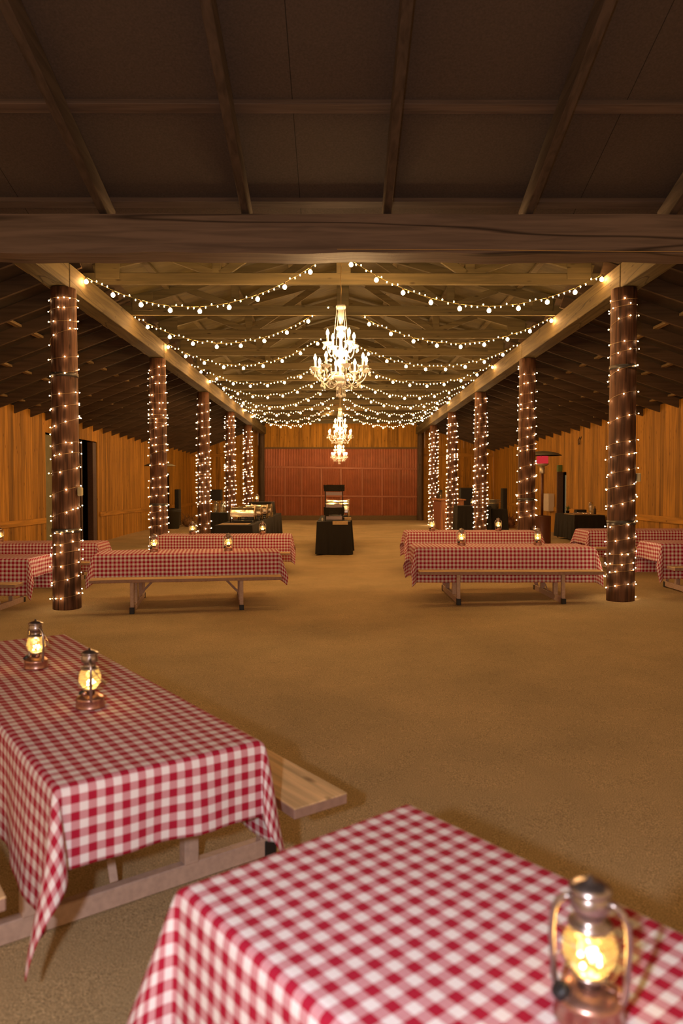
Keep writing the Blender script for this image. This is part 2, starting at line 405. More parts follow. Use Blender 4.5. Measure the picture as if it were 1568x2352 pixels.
wb.box((-5.3, YB + .08, 1.7), (3.5, .04, 3.4), tone=.4); wb.box((5.5, YB + .08, 1.7), (3.5, .04, 3.4), tone=.4); wb.box((0, YB + .08, 4.2), (7.3, .04, 1.5), tone=.4)
wb.box((0, YB + .08, 1.7), (8, .04, 3.6), tone=.4); struct(wb.build('wall_back', M['wall']))
# horizontal boards nailed along the walls
n = 1
for (x, y0, y1, z, h, mt) in ((XL + .07, 4.5, 17.48, .735, .13, 'rail'), (XL + .07, 21.45, 27.15, .745, .13, 'rail'), (XL + .07, 30.5, YB - .1, .75, .13, 'rail'),
                              (XR - .07, 4.5, 23.5, .80, .14, 'rail'), (XR - .07, 24.6, YB - .1, .80, .14, 'rail')):
    struct(MB().box((x, (y0 + y1) / 2, z), (.035, y1 - y0, h)).build('trim_%d' % n, M[mt])); n += 1
for (x0, x1, z) in ((XL + .1, -3.75, .74), (3.95, XR - .1, .74), (XL + .1, -3.75, 3.05), (3.95, XR - .1, 3.05)):
    struct(MB().box(((x0 + x1) / 2, YB - .07, z), (x1 - x0, .035, .15)).build('trim_%d' % n, M['railx'])); n += 1
struct(MB().box((.08, YB - .075, 3.385), (7.1, .05, .07)).build('trim_%d' % n, M['kick'])); n += 1
struct(MB().box((.08, YB - .03, .06), (7.1, .07, .32)).build('trim_%d' % n, M['kick'])); n += 1
# red corrugated sliding door in the end wall
door = struct(empty('door_1', (0.08, YB, 0)))
mb = MB(); X0, X1 = -3.66, 3.62; NX = 780
def corr(a, b):
    x = X0 + (X1 - X0) * a; return (x, -.05 - .014 * math.cos(x * 2 * PI / .0762), .22 + b * 3.12)
mb.grid(NX, 1, corr); mb.build('corrugated_sheet', M['red'], door, smooth=True)
for z0, z1 in ((2.50, 2.40), (1.16, 1.10)):
    MB().beam((X0, -.085, z0), (X1, -.085, z1), .035, .085, bev=.006).build('cross_rail', M['redbar'], door)
for xx in (-2.62, -1.85, -.92, .0, 1.0, 1.93, 2.72):
    MB().bevbox((xx, -.078, 1.35), (.075, .02, 2.2)).build('stile', M['redbar'], door)
# left side openings
d2 = struct(empty('door_2', (XL - .14, 19.4, 0)))
MB().box((0, -.65, 1.38), (.05, 2.6, 2.85)).build('panel', M['panel'], d2)
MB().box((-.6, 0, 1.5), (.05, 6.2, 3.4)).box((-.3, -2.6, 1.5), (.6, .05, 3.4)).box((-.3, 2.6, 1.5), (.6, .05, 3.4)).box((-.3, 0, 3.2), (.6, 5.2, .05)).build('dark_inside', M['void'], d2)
MB().bevbox((.10, 1.72, 1.38), (.16, .30, 2.84)).build('frame', M['brown'], d2)
MB().bevbox((.02, .98, 1.38), (.1, .10, 2.84)).build('frame', M['brown'], d2)
MB().box((-.1, 1.42, 1.2), (.03, .05, 2.3)).build('pane', M['blueglass'], d2)
d3 = struct(empty('door_3', (XL - .12, 28.8, 0)))
MB().box((0, 0, 1.3), (.05, 4.6, 3.0)).build('panel', M['panel'], d3)
MB().bevbox((.06, -1.56, 1.06), (.08, .08, 2.14)).build('frame', M['rail'], d3)
# right side narrow doorway, its dark door ajar beside a blue pane
d4 = struct(empty('door_4', (XR, 24.05, 0)))
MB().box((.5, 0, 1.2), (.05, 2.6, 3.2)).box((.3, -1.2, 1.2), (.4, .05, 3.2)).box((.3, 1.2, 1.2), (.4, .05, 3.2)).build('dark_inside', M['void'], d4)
MB().bevbox((-.10, .10, 1.08), (.20, .06, 1.90)).build('door_leaf', M['brown'], d4)
MB().box((.05, -.20, 1.05), (.03, .42, 1.75)).build('pane', M['blueglass'], d4)
MB().bevbox((-.0, -.42, 1.03), (.1, .05, 1.98)).build('frame', M['rail'], d4)

# ceilings
def slab(pts, th=.03):
    mb = MB(); a, b, c, d = [Vector(p) for p in pts]; nrm = Vector((0, 0, th))
    mb.add([a, b, c, d, a + nrm, b + nrm, c + nrm, d + nrm], [(0, 1, 2, 3), (7, 6, 5, 4), (0, 4, 5, 1), (1, 5, 6, 2), (2, 6, 7, 3), (3, 7, 4, 0)]); return mb
Y0 = 7.0
struct(slab([(XL - .2, Y0, deckz(XL) - .05), (-3.42, Y0, 4.66), (-3.42, YB + .1, 4.66), (XL - .2, YB + .1, deckz(XL) - .05)]).build('ceiling', M['darkdeck']))
struct(slab([(3.57, Y0, 4.66), (XR + .2, Y0, deckz(XR) - .05), (XR + .2, YB + .1, deckz(XR) - .05), (3.57, YB + .1, 4.66)]).build('ceiling', M['darkdeck']))
struct(slab([(-3.42, Y0, 4.66), (RID, Y0, 5.64), (RID, YB + .1, 5.64), (-3.42, YB + .1, 4.66)]).build('ceiling', M['centredeck']))
struct(slab([(RID, Y0, 5.64), (3.57, Y0, 4.66), (3.57, YB + .1, 4.66), (RID, YB + .1, 5.64)]).build('ceiling', M['centredeck']))
PS = .302
def pz(y, off=0): return 3.98 + .19 + PS * (6.95 - y) + off        # underside of porch roof skin (+.0)
struct(slab([(-9, -3, pz(-3, .04)), (9, -3, pz(-3, .04)), (9, 7.25, pz(7.25, .04)), (-9, 7.25, pz(7.25, .04))]).build('ceiling', M['porchd']))

# porch rafters and purlins
PR = [-3.45, -2.16, -.86, .44, 1.74, 3.06, 4.38, -4.75]
PRL = ['dark porch rafter overhead at the far left of the view', 'dark porch rafter second from the left overhead', 'dark porch rafter just left of the photo centre', 'dark porch rafter just right of the photo centre',
       'dark porch rafter overhead toward the right, splintered near the cross beam', 'dark porch rafter at the far right edge, splintered low down']
for x, lb in zip((-2.16, -.86, .44, 1.74, 3.06), [PRL[0], PRL[1], PRL[3], PRL[4], PRL[5]]):
    o = MB().beam((0, -2.9, pz(-2.9, -.095)), (0, 7.1, pz(7.1, -.095)), .075, .19, bev=.006).build('porch_rafter', M['porchr'])
    o.location = (x, 0, 0); tag(o, lb, 'rafter')
for y, lb in ((7.03, 'thin pale-edged purlin just above the big cross beam'), (5.93, 'pale-edged purlin crossing the porch ceiling halfway up the photo top'), (4.72, 'pale-edged porch purlin nearest the top edge of the photo')):
    o = MB().beam((-8.5, y, pz(y, .02)), (8.5, y, pz(y, .02)), .10, .045, up=(0, PS, 1), bev=.003).build('porch_purlin', M['porchp']); tag(o, lb, 'purlin')
o = MB(); NB = 60
def cb(a, b):
    # rough-sawn big beam, ring section swept along x
    x = -8.5 + 17 * a; s = b * 4; k = int(min(s, 3.999)); f = s - k
    cs = [(-.15, -.175), (.15, -.175), (.15, .175), (-.15, .175), (-.15, -.175)]
    y = cs[k][0] + (cs[k + 1][0] - cs[k][0]) * f; z = cs[k][1] + (cs[k + 1][1] - cs[k][1]) * f
    wob = .006 * math.sin(x * 3.1) + .005 * math.sin(x * 7.3 + 1)
    return (x, 6.95 + y, 3.805 + z + (wob if z < 0 else wob * .4))
o.grid(140, 16, cb); c = o.build('cross_beam', M['crossb']); tag(c, 'massive dark cracked timber cross beam spanning the whole photo', 'beam')
o = MB().tube([(-.02, 6.79, 3.66), (1.2, 6.785, 3.655), (2.6, 6.785, 3.642), (4.5, 6.785, 3.635)], .004, 6).build('cable', M['wire']); tag(o, 'thin pale cable stapled along the lower edge of the cross beam', 'cable')

# central trusses
def make_truss():
    r = empty('roof_truss', (RID, 8.65, 4.35))
    MB().bevbox((0, 0, .08), (7.3, .06, .16)).build('bottom_chord', M['truss'], r)
    for s in (-1, 1):
        MB().beam((s * 3.5, 0, .20), (s * .02, 0, 1.17), .06, .14, bev=.004).build('top_chord', M['truss'], r)
        MB().bevbox((s * 1.78, .0, .42), (.13, .05, .56)).build('web_post', M['truss'], r)
        MB().beam((s * 1.72, .0, .14), (s * .45, .0, 1.0), .05, .12, bev=.003).build('web_diagonal', M['truss'], r)
        MB().beam((s * 1.84, .0, .16), (s * 2.55, .0, .42), .05, .10, bev=.003).build('web_diagonal', M['truss'], r)
        MB().bevbox((s * 3.3, -.04, .22), (.34, .02, .30)).build('gusset_plate', M['truss'], r)
    MB().bevbox((0, 0, .60), (.20, .055, 1.05)).build('king_post', M['truss'], r)
    return r
NT = 14
tr = make_truss(); tsn = snapshot(tr)
for k in range(NT):
    y = 8.65 + 1.85 * k; r = tr if k == 0 else copy_tree(tr, tsn, (RID, y, 4.35))
    tag(r, '%s timber roof truss%s between the long beams' % (ORD[k], '' if k == 0 else ' from the front'), 'truss', 'trusses of the central roof')
# rafters continuing between the central trusses and the wood strips under the roof skin
zc = lambda x: deckz(x)
for s, nm in ((-1, 'left'), (1, 'right')):
    for i, xx in enumerate((.9, 1.9, 2.9)):
        x = RID + s * xx
        o = MB().beam((x, 7.3, deckz(x) - .03), (x, YB - .1, deckz(x) - .03), .09, .04, bev=.003).build('roof_purlin', M['truss'])
        tag(o, 'lengthwise purlin over the %s slope of the central roof, %s from the ridge' % (nm, ['first', 'second', 'third'][i]), 'purlin')
# aisle rafters
def aisle_raf(x0, z0, x1, z1):
    mb = MB(); mb.beam((x0, 0, z0), (x1, 0, z1), .05, .19, up=(0, 0, 1)); return mb
ml = aisle_raf(-3.47, 4.66 - .04 - .095, XL - .04, deckz(XL) - .04 - .095).mesh('aisle_rafter'); ml.materials.append(M['darkraf'])
mr = aisle_raf(3.62, 4.66 - .04 - .095, XR + .04, deckz(XR) - .04 - .095).mesh('aisle_rafter'); mr.materials.append(M['darkraf'])
k = 0
y = 7.45
while y < YB - .1:
    tag(inst('aisle_rafter', ml, (0, y, 0)), 'dark sloping rafter of the left aisle roof', 'rafter', 'dark rafters of the left aisle roof'); y += .847
y = 7.5
while y < YB - .1:
    tag(inst('aisle_rafter', mr, (0, y, 0)), 'dark sloping rafter of the right aisle roof', 'rafter', 'dark rafters of the right aisle roof'); y += .93
for s, xs, nm in ((-1, (-4.1, -5.0, -5.9, -6.75), 'left'), (1, (4.2, 5.15, 6.1, 7.05), 'right')):
    for i, x in enumerate(xs):
        o = MB().beam((x, 7.2, deckz(x) - .035), (x, YB - .1, deckz(x) - .035), .09, .04).build('aisle_purlin', M['purl'])
        tag(o, 'lengthwise purlin above the %s aisle rafters, %s from the long beam' % (nm, ['first', 'second', 'third', 'fourth'][i]), 'purlin')

# posts and long beams
PY = [9.49, 14.56, 19.63, 24.70, 29.77]
LPX = [-3.50, -3.55, -3.59, -3.63, -3.67]; RPX = [3.62, 3.68, 3.74, 3.76, 3.79]
WN = ['nearest', 'second', 'third', 'fourth', 'farthest']
def post_mesh(r0, r1, h, seed):
    rg = random.Random(seed); ph = [rg.uniform(0, 6) for _ in range(4)]
    mb = MB(); n = 28; vs = []; fs = []; rows = 24
    for j in range(rows + 1):
        t = j / rows; r = r0 + (r1 - r0) * t
        for i in range(n):
            a = 2 * PI * i / n; rr = r * (1 + .02 * math.sin(3 * a + ph[0] + t) + .012 * math.sin(7 * a + ph[1] + 3 * t) + .006 * math.sin(9 * t + ph[2]))
            vs.append((rr * math.cos(a), rr * math.sin(a), h * t - .04 * (t == 0)))
    for j in range(rows):
        for i in range(n): fs.append((j * n + i, j * n + (i + 1) % n, (j + 1) * n + (i + 1) % n, (j + 1) * n + i))
    fs.append(tuple(rows * n + i for i in range(n))); mb.add(vs, fs); return mb
fairy_me = MB().ball((0, 0, 0), 1, 6, 4).mesh('light_bulb', True); fairy_me.materials.append(M['fairy'])
def ring_band(r, h): return MB().lathe([(r, 0), (r + .004, 0), (r + .004, h), (r, h), (r, 0)], 28)
for side, PX in (('left', LPX), ('right', RPX)):
    for k, (x, y) in enumerate(zip(PX, PY)):
        z0 = gz(x, y); h = 4.02 - z0; seed = k * 2 + (side == 'right')
        r0, r1 = .175, .155
        rt = empty('wooden_post', (x, y, z0)); post_mesh(r0, r1, h, seed).build('pole', M['post'], rt, smooth=True)
        tag(rt, '%s round dark timber post on the %s, wrapped in fairy lights' % (WN[k], side), 'post', 'light-wrapped posts under the long beams')
        if k < 2:
            for zb in ((.98, 2.95) if k == 0 else (1.2,)):
                t = zb / h; ring_band((r0 + (r1 - r0) * t) * 1.035, .05).build('metal_band', M['steel'], rt, smooth=True, loc=(0, 0, zb))
        if k == 0:
            sx = 1
            MB().bevbox((sx * .195, -.03, 1.50 if side == 'left' else 1.58), (.05, .09, .11), .012).build('outlet_box', M['outlet'], rt)
        # fairy lights: wire helix and bulbs
        rg = random.Random(40 + seed); st = empty('fairy_lights', (x, y, z0))
        tag(st, 'fairy light string wound round the %s post on the %s' % (WN[k], side), 'string lights', 'fairy lights wound round the posts')
        pitch0 = [.185, .175, .16, .145, .13][k]; turns = []; z = .05; zz = [0.05]
        while z < h - .18:
            z += pitch0 * rg.choice((.45, .7, .9, 1.0, 1.15, 1.5, 1.8)); zz.append(min(z, h - .12))
        hand = 1
        pts = []; ph = rg.uniform(0, 6)
        for i in range(len(zz) - 1):
            wv = rg.uniform(-.03, .03)
            for j in range(16):
                t = j / 16; a = ph + hand * 2 * PI * (i + t); zc_ = zz[i] + (zz[i + 1] - zz[i]) * (t * t * (3 - 2 * t) if rg.random() < .0 else t) + wv * math.sin(2 * PI * t)
                zc_ = max(.02, zc_)
                rr = (r0 + (r1 - r0) * zc_ / h) * 1.03 + .006
                pts.append(Vector((rr * math.cos(a), rr * math.sin(a), zc_)))
        MB().tube(pts, .0026, 4).build('wire', M['wire'], st)
        # bulbs spaced along the wire
        bl = []; acc = 0; gap = rg.uniform(.05, .12)
        for i in range(1, len(pts)):
            acc += (pts[i] - pts[i - 1]).length
            if acc > gap:
                acc = 0; gap = rg.choice((.05, .09, .12, .14, .17, .2)); d = Vector((pts[i].x, pts[i].y, 0)).normalized()
                bl.append(pts[i] + d * rg.uniform(.006, .022) + Vector((0, 0, rg.uniform(-.015, .015))))
        front = sorted(bl, key=lambda p: (p + Vector((x, y, 0))).xy.length)
        rb = [.0075, .0085, .0095, .0105, .0112][k]
        for p in front[:100]: inst('light_bulb', fairy_me, p, st, scale=(rb, rb, rb))
        if len(front) > 100:
            mb = MB()
            for p in front[100:]: mb.ball(p, rb, 5, 3)
            o = mb.build('light_bulbs', M['fairy'], st); o['kind'] = 'stuff'
# wall posts beside the red door
for x, lb in ((-3.62, 'dark round wall post at the left jamb of the red door'), (3.78, 'dark round wall post at the right jamb of the red door')):
    o = post_mesh(.15, .14, 4.05, 77).build('wall_post', M['postd'], smooth=True); o.location = (x, YB - .22, 0); tag(o, lb, 'post')
ys = [7.0] + PY + [YB - .12]
for side, (xa, xb) in (('left', (LB0, LB1)), ('right', (RB0, RB1))):
    for k in range(6):
        a = ys[k] + (.012 if k else 0); b = ys[k + 1] - .012
        mb = MB().bevbox((0, (b - a) / 2, 0), (xb - xa, b - a, .32), .008)
        o = mb.build('timber_beam', M['beamy']); o.location = ((xa + xb) / 2, a, 4.19)
        tag(o, '%s length of heavy squared beam along the %s side%s' % (ORD[k] if k < 5 else 'farthest', side, ', before the first post' if k == 0 else ''), 'beam', 'long beams over the posts')

# ------------------------------------------------------------------ swagged bulb strings
globe_me = MB(); globe_me.lathe([(.001, -.034), (.014, -.031), (.025, -.022), (.031, -.008), (.0315, .004), (.027, .017), (.018, .027), (.012, .034)], 14); globe_me = globe_me.mesh('globe_bulb', True); globe_me.materials.append(M['globe'])
sock_me = MB().lathe([(.011, 0), (.013, .004), (.013, .03), (.008, .036)], 10).mesh('socket', True); sock_me.materials.append(M['socket'])
mini_me = MB().lathe([(.001, -.016), (.006, -.011), (.0085, -.003), (.008, .004), (.004, .011)], 8).mesh('small_bulb', True); mini_me.materials.append(M['mini'])
def swag(side, k, x0, z0, x1, z1, y, sag, seed):
    rg = random.Random(seed); r = empty('string_lights', (x0, y, z0))
    tag(r, '%s swag%s of round bulbs along the %s half of the roof' % (ORD[k] if k < 8 else 'farthest', '' if k == 0 or k == 8 else ' from the front', side), 'string lights', 'bulb strings swagged under the roof')
    n = 44; pts = []
    for i in range(n + 1):
        t = i / n; pts.append(Vector(((x1 - x0) * t, 0, (z1 - z0) * t - 4 * sag * t * (1 - t))))
    MB().tube(pts, .0045, 5).build('wire', M['gwire'], r)
    L = sum((pts[i + 1] - pts[i]).length for i in range(n)); m = int(L / .078); step = L / m
    acc = 0; nx = step * .5; cnt = rg.randint(0, 2)
    for i in range(n):
        d = (pts[i + 1] - pts[i]).length
        while nx <= acc + d:
            p = pts[i].lerp(pts[i + 1], (nx - acc) / d)
            if cnt % 5 == 0:
                s = inst('socket', sock_me, p + Vector((0, 0, -.034)), r); g = inst('globe_bulb', globe_me, p + Vector((0, 0, -.062)), r, scale=(.88,) * 3)
            else:
                up = rg.random() < .4; inst('small_bulb', mini_me, p + Vector((0, rg.uniform(-.01, .01), .014 if up else -.018)), r, rot=(PI if up else 0, 0, 0), scale=(.85,) * 3)
            cnt += 1; nx += step
        acc += d
for k in range(9):
    y = 9.98 + 2.365 * k
    if k == 0: swag('left', k, -3.41, 4.33, -.16, 4.60, y, 1.50 * .36 + .0, 100)
    else: swag('left', k, -3.41, 4.36, -.10 - .05 * (k % 3), 4.56, y, .53 + .03 * (k % 2), 100 + k)
    swag('right', k, 3.56, 4.36 if k else 4.38, .06 + .06 * (k % 2), 4.62 if k == 0 else 4.50, y + .05, .55 if k == 0 else .52, 200 + k)

# ------------------------------------------------------------------ chandeliers
def bez(p0, p1, p2, p3, n=10):
    out = []
    for i in range(n + 1):
        t = i / n; u = 1 - t; out.append(tuple(u**3 * a + 3 * u * u * t * b + 3 * u * t * t * c + t**3 * d for a, b, c, d in zip(p0, p1, p2, p3)))
    return out
def make_chandelier(loc, chain_len, lb):
    r = empty('crystal_chandelier', loc)         # origin: top plate
    tag(r, lb, 'chandelier', 'crystal chandeliers down the middle')
    mb = MB()
    mb.lathe([(.012, .02), (.05, .008), (.056, -.01), (.05, -.035), (.02, -.045), (.03, -.06), (.039, -.09), (.038, -.12), (.026, -.165), (.016, -.205), (.018, -.225),
              (.055, -.232), (.062, -.25), (.05, -.268), (.02, -.275), (.034, -.295), (.040, -.32), (.034, -.35), (.018, -.37), (.016, -.42), (.022, -.46), (.03, -.50),
              (.076, -.51), (.08, -.528), (.068, -.555), (.03, -.575), (.022, -.59), (.042, -.61), (.047, -.64), (.038, -.675), (.022, -.70), (.018, -.76), (.025, -.785),
              (.078, -.79), (.082, -.80), (.07, -.828), (.045, -.848), (.035, -.855), (.056, -.86), (.056, -.875), (.04, -.905), (.015, -.915), (.012, -.925)], 24, flute=.03, nf=8)
    mb.build('central_column', M['crystal'], r, smooth=True)
    sleeve = MB().lathe([(.013, 0), (.0125, .085), (.008, .088)], 10).mesh('candle_sleeve', True); sleeve.materials.append(M['candle'])
    flame = MB().lathe([(.007, 0), (.014, .010), (.0175, .024), (.014, .042), (.007, .058), (.001, .072)], 10).mesh('flame_bulb', True); flame.materials.append(M['flame'])
    cup = MB().lathe([(.008, -.03), (.02, -.022), (.035, -.008), (.054, .004), (.062, .014), (.056, .010), (.03, .002), (.012, .004)], 24, flute=.06, nf=8).mesh('candle_cup', True); cup.materials.append(M['crystal'])
    dm = MB(); dm.ball((0, 0, -.008), .006, 6, 4); dm.ball((0, 0, -.022), .006, 6, 4)
    dm.lathe([(.001, -.072), (.009, -.066), (.013, -.054), (.010, -.040), (.003, -.028)], 6); drop = dm.mesh('crystal_drop', False); drop.materials.append(M['crystal'])
    cups = []
    for (n, R, zc_, zh, off) in ((8, .295, -.715, -.81, .2), (4, .175, -.44, -.53, .55)):
        for i in range(n):
            a = off + 2 * PI * i / n; dx, dy = math.cos(a), math.sin(a)
            am = bez((.05, 0, zh), (R * .45, 0, zh + .14), (R * .55, 0, zh - .12), (R * .85, 0, zh - .03), 9) + bez((R * .85, 0, zh - .03), (R * .97, 0, zh + .0), (R, 0, zc_ - .06), (R, 0, zc_ - .03), 6)[1:]
            MB().tube([(p[0] * dx, p[0] * dy, p[2]) for p in am], .0065, 7).build('arm', M['crystal'], r, smooth=True)
            c = inst('candle_cup', cup, (R * dx, R * dy, zc_), r)
            s = inst('candle_sleeve', sleeve, (R * dx, R * dy, zc_ + .003), r); inst('flame_bulb', flame, (0, 0, .087), s)
            cups.append((R * dx, R * dy, zc_))
            for j in range(4):
                b = a + j * PI / 2 + .4; inst('crystal_drop', drop, (R * dx + .055 * math.cos(b), R * dy + .055 * math.sin(b), zc_ + .006), r)
    def beads(p, q, sag, m, rr=.0055):
        mb = MB()
        for i in range(m + 1):
            t = i / m; mb.ball(tuple(a + (b - a) * t - (4 * sag * t * (1 - t) if ax == 2 else 0) for ax, (a, b) in enumerate(zip(p, q))), rr, 5, 3)
        mb.build('bead_strand', M['crystal'], r)
    for i in range(8):
        a = .2 + 2 * PI * i / 8; b = .2 + 2 * PI * (i + 1) / 8; R = .225
        beads((R * math.cos(a), R * math.sin(a), -.85), (R * math.cos(b), R * math.sin(b), -.85), .055, 16)
        inst('crystal_drop', drop, (R * math.cos(a), R * math.sin(a), -.85), r)
        beads((.05 * math.cos(a), .05 * math.sin(a), -.88), (R * math.cos(a), R * math.sin(a), -.86), .03, 12, .005)
    for i in range(4):
        a = .55 + PI / 4 * 0 + 2 * PI * i / 4; beads((.052 * math.cos(a), .052 * math.sin(a), -.02), (.10 * math.cos(a), .10 * math.sin(a), -.42), -.0, 42, .005)
    for i in range(6):
        a = 2 * PI * i / 6; R = .045; beads((R * math.cos(a), R * math.sin(a), -.90), (R * math.cos(a), R * math.sin(a), -.955), 0, 6)
        inst('crystal_drop', drop, (R * math.cos(a), R * math.sin(a), -.955), r)
    beads((0, 0, -.92), (0, 0, -1.0), 0, 8); MB().ball((0, 0, -1.02), .016, 8, 6).build('bottom_ball', M['crystal'], r, smooth=True)
    return r
def chain(r, top):
    ln_ = (top - r.location.z) / r.scale.z
    MB().tube([(0, 0, .015)] + [(.006 * math.sin(i * 2.1), .006 * math.cos(i * 1.7) + (RID * 0), .015 + (ln_ - .015) * (i + 1) / 20) for i in range(20)], .0045, 6).build('chain', M['wire'], r)
ch = make_chandelier((.02, 9.2, 3.74), .85, 'big crystal chandelier nearest the camera, two tiers of lit candles'); csn = snapshot(ch); ch.scale = (1.09,) * 3
for loc, rz, lb in (((.02, 20.1, 3.66), .3, 'middle crystal chandelier hanging behind and below the big one'), ((0, 31.2, 3.58), .7, 'farthest crystal chandelier, lowest in view against the red door')):
    c2 = copy_tree(ch, csn, loc, rz); c2.scale = (1.04,) * 3
    tag(c2, lb, 'chandelier', 'crystal chandeliers down the middle'); chain(c2, 5.615)
chain(ch, 5.62)

# ------------------------------------------------------------------ picnic tables and cloths
TL, TW, TH = 2.30, .66, .69
def make_table():
    r = empty('picnic_table', (0, 0, 0))
    mb = MB()
    for i in range(5): mb.bevbox((0, -.264 + i * .132, TH - .02), (TL, .126, .038), .004)
    mb.build('tabletop', M['benchw'], r)
    for s in (-1, 1):
        b = MB().bevbox((0, s * .595, .418), (TL + .01, .235, .006), .002).build('bench_seat', M['benchw'], r)
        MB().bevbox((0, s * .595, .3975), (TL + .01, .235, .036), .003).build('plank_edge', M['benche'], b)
    for e in (-1, 1):
        x = e * .66
        MB().bevbox((x, 0, .045), (.045, 1.36, .075), .004).build('base_rail', M['beige'], r)
        for s in (-1, 1):
            g = MB().bevbox((x, s * .64, .23), (.045, .05, .30), .004).build('bench_leg', M['beige'], r)
            MB().bevbox((x, s * .66, .035), (.056, .055, .08), .004).build('foot_cap', M['blackcap'], g)
            MB().bevbox((x, s * .30, .355), (.055, .06, .55), .004).build('table_leg', M['beige'], r)
        MB().bevbox((x, 0, .612), (.045, .62, .07), .004).build('top_rail', M['beige'], r)
        mb = MB(); mb.beam((x - e * .01, 0, .09), (x - e * .04, 0, .16), .03, .008, up=(1, 0, 0)); mb.beam((x - e * .04, 0, .155), (x - e * .50, 0, .64), .03, .008, up=(0, 1, 0))
        mb.build('brace', M['beige'], r)
    return r
def cloth_mesh(seed, step=.03, dx=.25, dy=.46, rot=0, ox=0, oy=0, swirl=(0, 0, 0, 0), k=.40, kc=(1, 1, 1, 1)):
    rg = random.Random(seed); ph = [rg.uniform(0, 6.28) for _ in range(12)]
    a0, b0 = TL / 2 + .006, TW / 2 + .006; A, B = a0 + dx, b0 + dy
    nx, ny = int(2 * A / step), int(2 * B / step); c, s = math.cos(rot), math.sin(rot)
    def uvp(i, j):
        p, q = -A + 2 * A * i, -B + 2 * B * j; return p, q
    def fn(i, j):
        p, q = uvp(i, j); u = c * p - s * q + ox; v = s * p + c * q + oy
        ex, ey = max(abs(u) - a0, 0), max(abs(v) - b0, 0); sx, sy = (1 if u > 0 else -1), (1 if v > 0 else -1)
        if ex == 0 and ey == 0:
            return (u, v, .0015 * math.sin(9 * u + ph[0]) * math.sin(11 * v + ph[1]))
        r = math.hypot(ex, ey); phi = math.atan2(ey, ex)
        bx, by = sx * min(abs(u), a0), sy * min(abs(v), b0)
        rr = .014
        down = max(0, r - rr * (1 - math.exp(-r / rr)) * .6)
        outb = rr * (1 - math.exp(-r / rr)) + .035 * r
        t = r / .35
        if ex == 0:
            rip = (math.sin(6.5 * u + ph[2] + sy) + .7 * math.sin(13.3 * u + ph[3]) + .5 * math.sin(23 * u + ph[4])) * .009 * t
            ed = min(1, (a0 - abs(u)) / .25); rip *= ed
            return (bx, by + sy * (outb + rip + .004 * t), -down)
        if ey == 0:
            rip = (math.sin(13 * v + ph[5] + sx) + .8 * math.sin(27 * v + ph[6])) * .012 * t
            ed = min(1, (b0 - abs(v)) / .12); rip *= ed
            return (bx + sx * (outb + rip + .004 * t), by, -down + .02 * t * (1 - abs(v) / b0) * 0)
        ci = (0 if sx < 0 else 1) + (0 if sy < 0 else 2); q2 = min(phi, PI / 2 - phi) / (PI / 4)
        lam = k * kc[ci] * (PI / 4) * (q2 * (2 - q2) * .55 + q2 * .45)
        wa = PI / 4 + swirl[ci]; wx, wy = math.cos(wa), math.sin(wa); nxn, nyn = -wy, wx
        side = -1 if phi < PI / 4 else 1
        bil = side * .05 * math.sin(PI * q2) * t * .7 + .02 * t * math.sin(3.2 * t + ph[7 + ci]) * q2
        ox_ = outb * math.cos(phi) + r * math.sin(lam) * wx + nxn * bil
        oy_ = outb * math.sin(phi) + r * math.sin(lam) * wy + nyn * bil
        return (bx + sx * ox_, by + sy * oy_, -down * math.cos(lam))
    mb = MB(); mb.grid(nx, ny, fn, lambda i, j: tuple(z + 5.08 for z in uvp(i, j))); return mb
def picnic(root, snap, first, x, y, rz, lbt, lbc, seed, **kw):
    z = gz(x, y); r = root if first else copy_tree(root, snap, (x, y, z), rz)
    r.location = (x, y, z); r.rotation_euler = (0, 0, rz); tag(r, lbt, 'table', 'picnic tables')
    o = cloth_mesh(seed, **kw).build('tablecloth', M['gingham'], smooth=True); o.location = (x, y, z + TH + .003); o.rotation_euler = (0, 0, rz)
    md = o.modifiers.new('thickness', 'SOLIDIFY'); md.thickness = .002; md.offset = 1
    tag(o, lbc, 'tablecloth', 'red and white gingham tablecloths')
    return z + TH + .005
pt = make_table(); psn = snapshot(pt)
TB = [
 (.651, .895, math.atan2(-.779, .627), 'picnic table nearest the camera at the bottom right, under checked cloth', 'red gingham cloth filling the bottom right corner, nearest the camera', 1, dict(step=.014, swirl=(.0, .0, .0, .0))),
 (-1.227, 3.25, math.atan2(.807, -.59), 'picnic table at the lower left with a bare pine bench end showing', 'red gingham cloth on the lower left table, corner hanging low', 2, dict(step=.014, rot=-.02, dx=.25, dy=.39, swirl=(-.4, .3, -.5, -.3), k=.45, kc=(.5, 1, 1.1, 1))),
 (-1.97, 9.72, math.radians(9), 'picnic table left of the aisle, just right of the nearest left post', 'red gingham cloth on the table right of the nearest left post', 3, dict(dy=.365)),
 (2.16, 9.93, 0, 'picnic table right of the aisle, just left of the nearest right post', 'red gingham cloth on the table left of the nearest right post', 4, dict()),
 (-2.03, 13.23, math.radians(3), 'picnic table in the second row left of the aisle', 'red gingham cloth of the second-row table left of the aisle', 5, dict()),
 (2.36, 13.25, 0, 'picnic table in the second row right of the aisle', 'red gingham cloth of the second-row table right of the aisle', 6, dict()),
 (-5.00, 9.47, 0, 'picnic table cut by the left edge, left of the nearest left post', 'red gingham cloth on the front table at the far left edge', 7, dict()),
 (-5.02, 12.0, math.radians(3), 'picnic table behind the nearest left post, against the left wall side', 'red gingham cloth on the table running behind the nearest left post', 8, dict()),
 (5.36, 9.95, 0, 'picnic table cut by the right edge, right of the nearest right post', 'red gingham cloth on the front table at the far right edge', 9, dict()),
 (5.42, 12.95, 0, 'picnic table behind the nearest right post, toward the right wall', 'red gingham cloth on the table running behind the nearest right post', 10, dict()),
]
tops = []
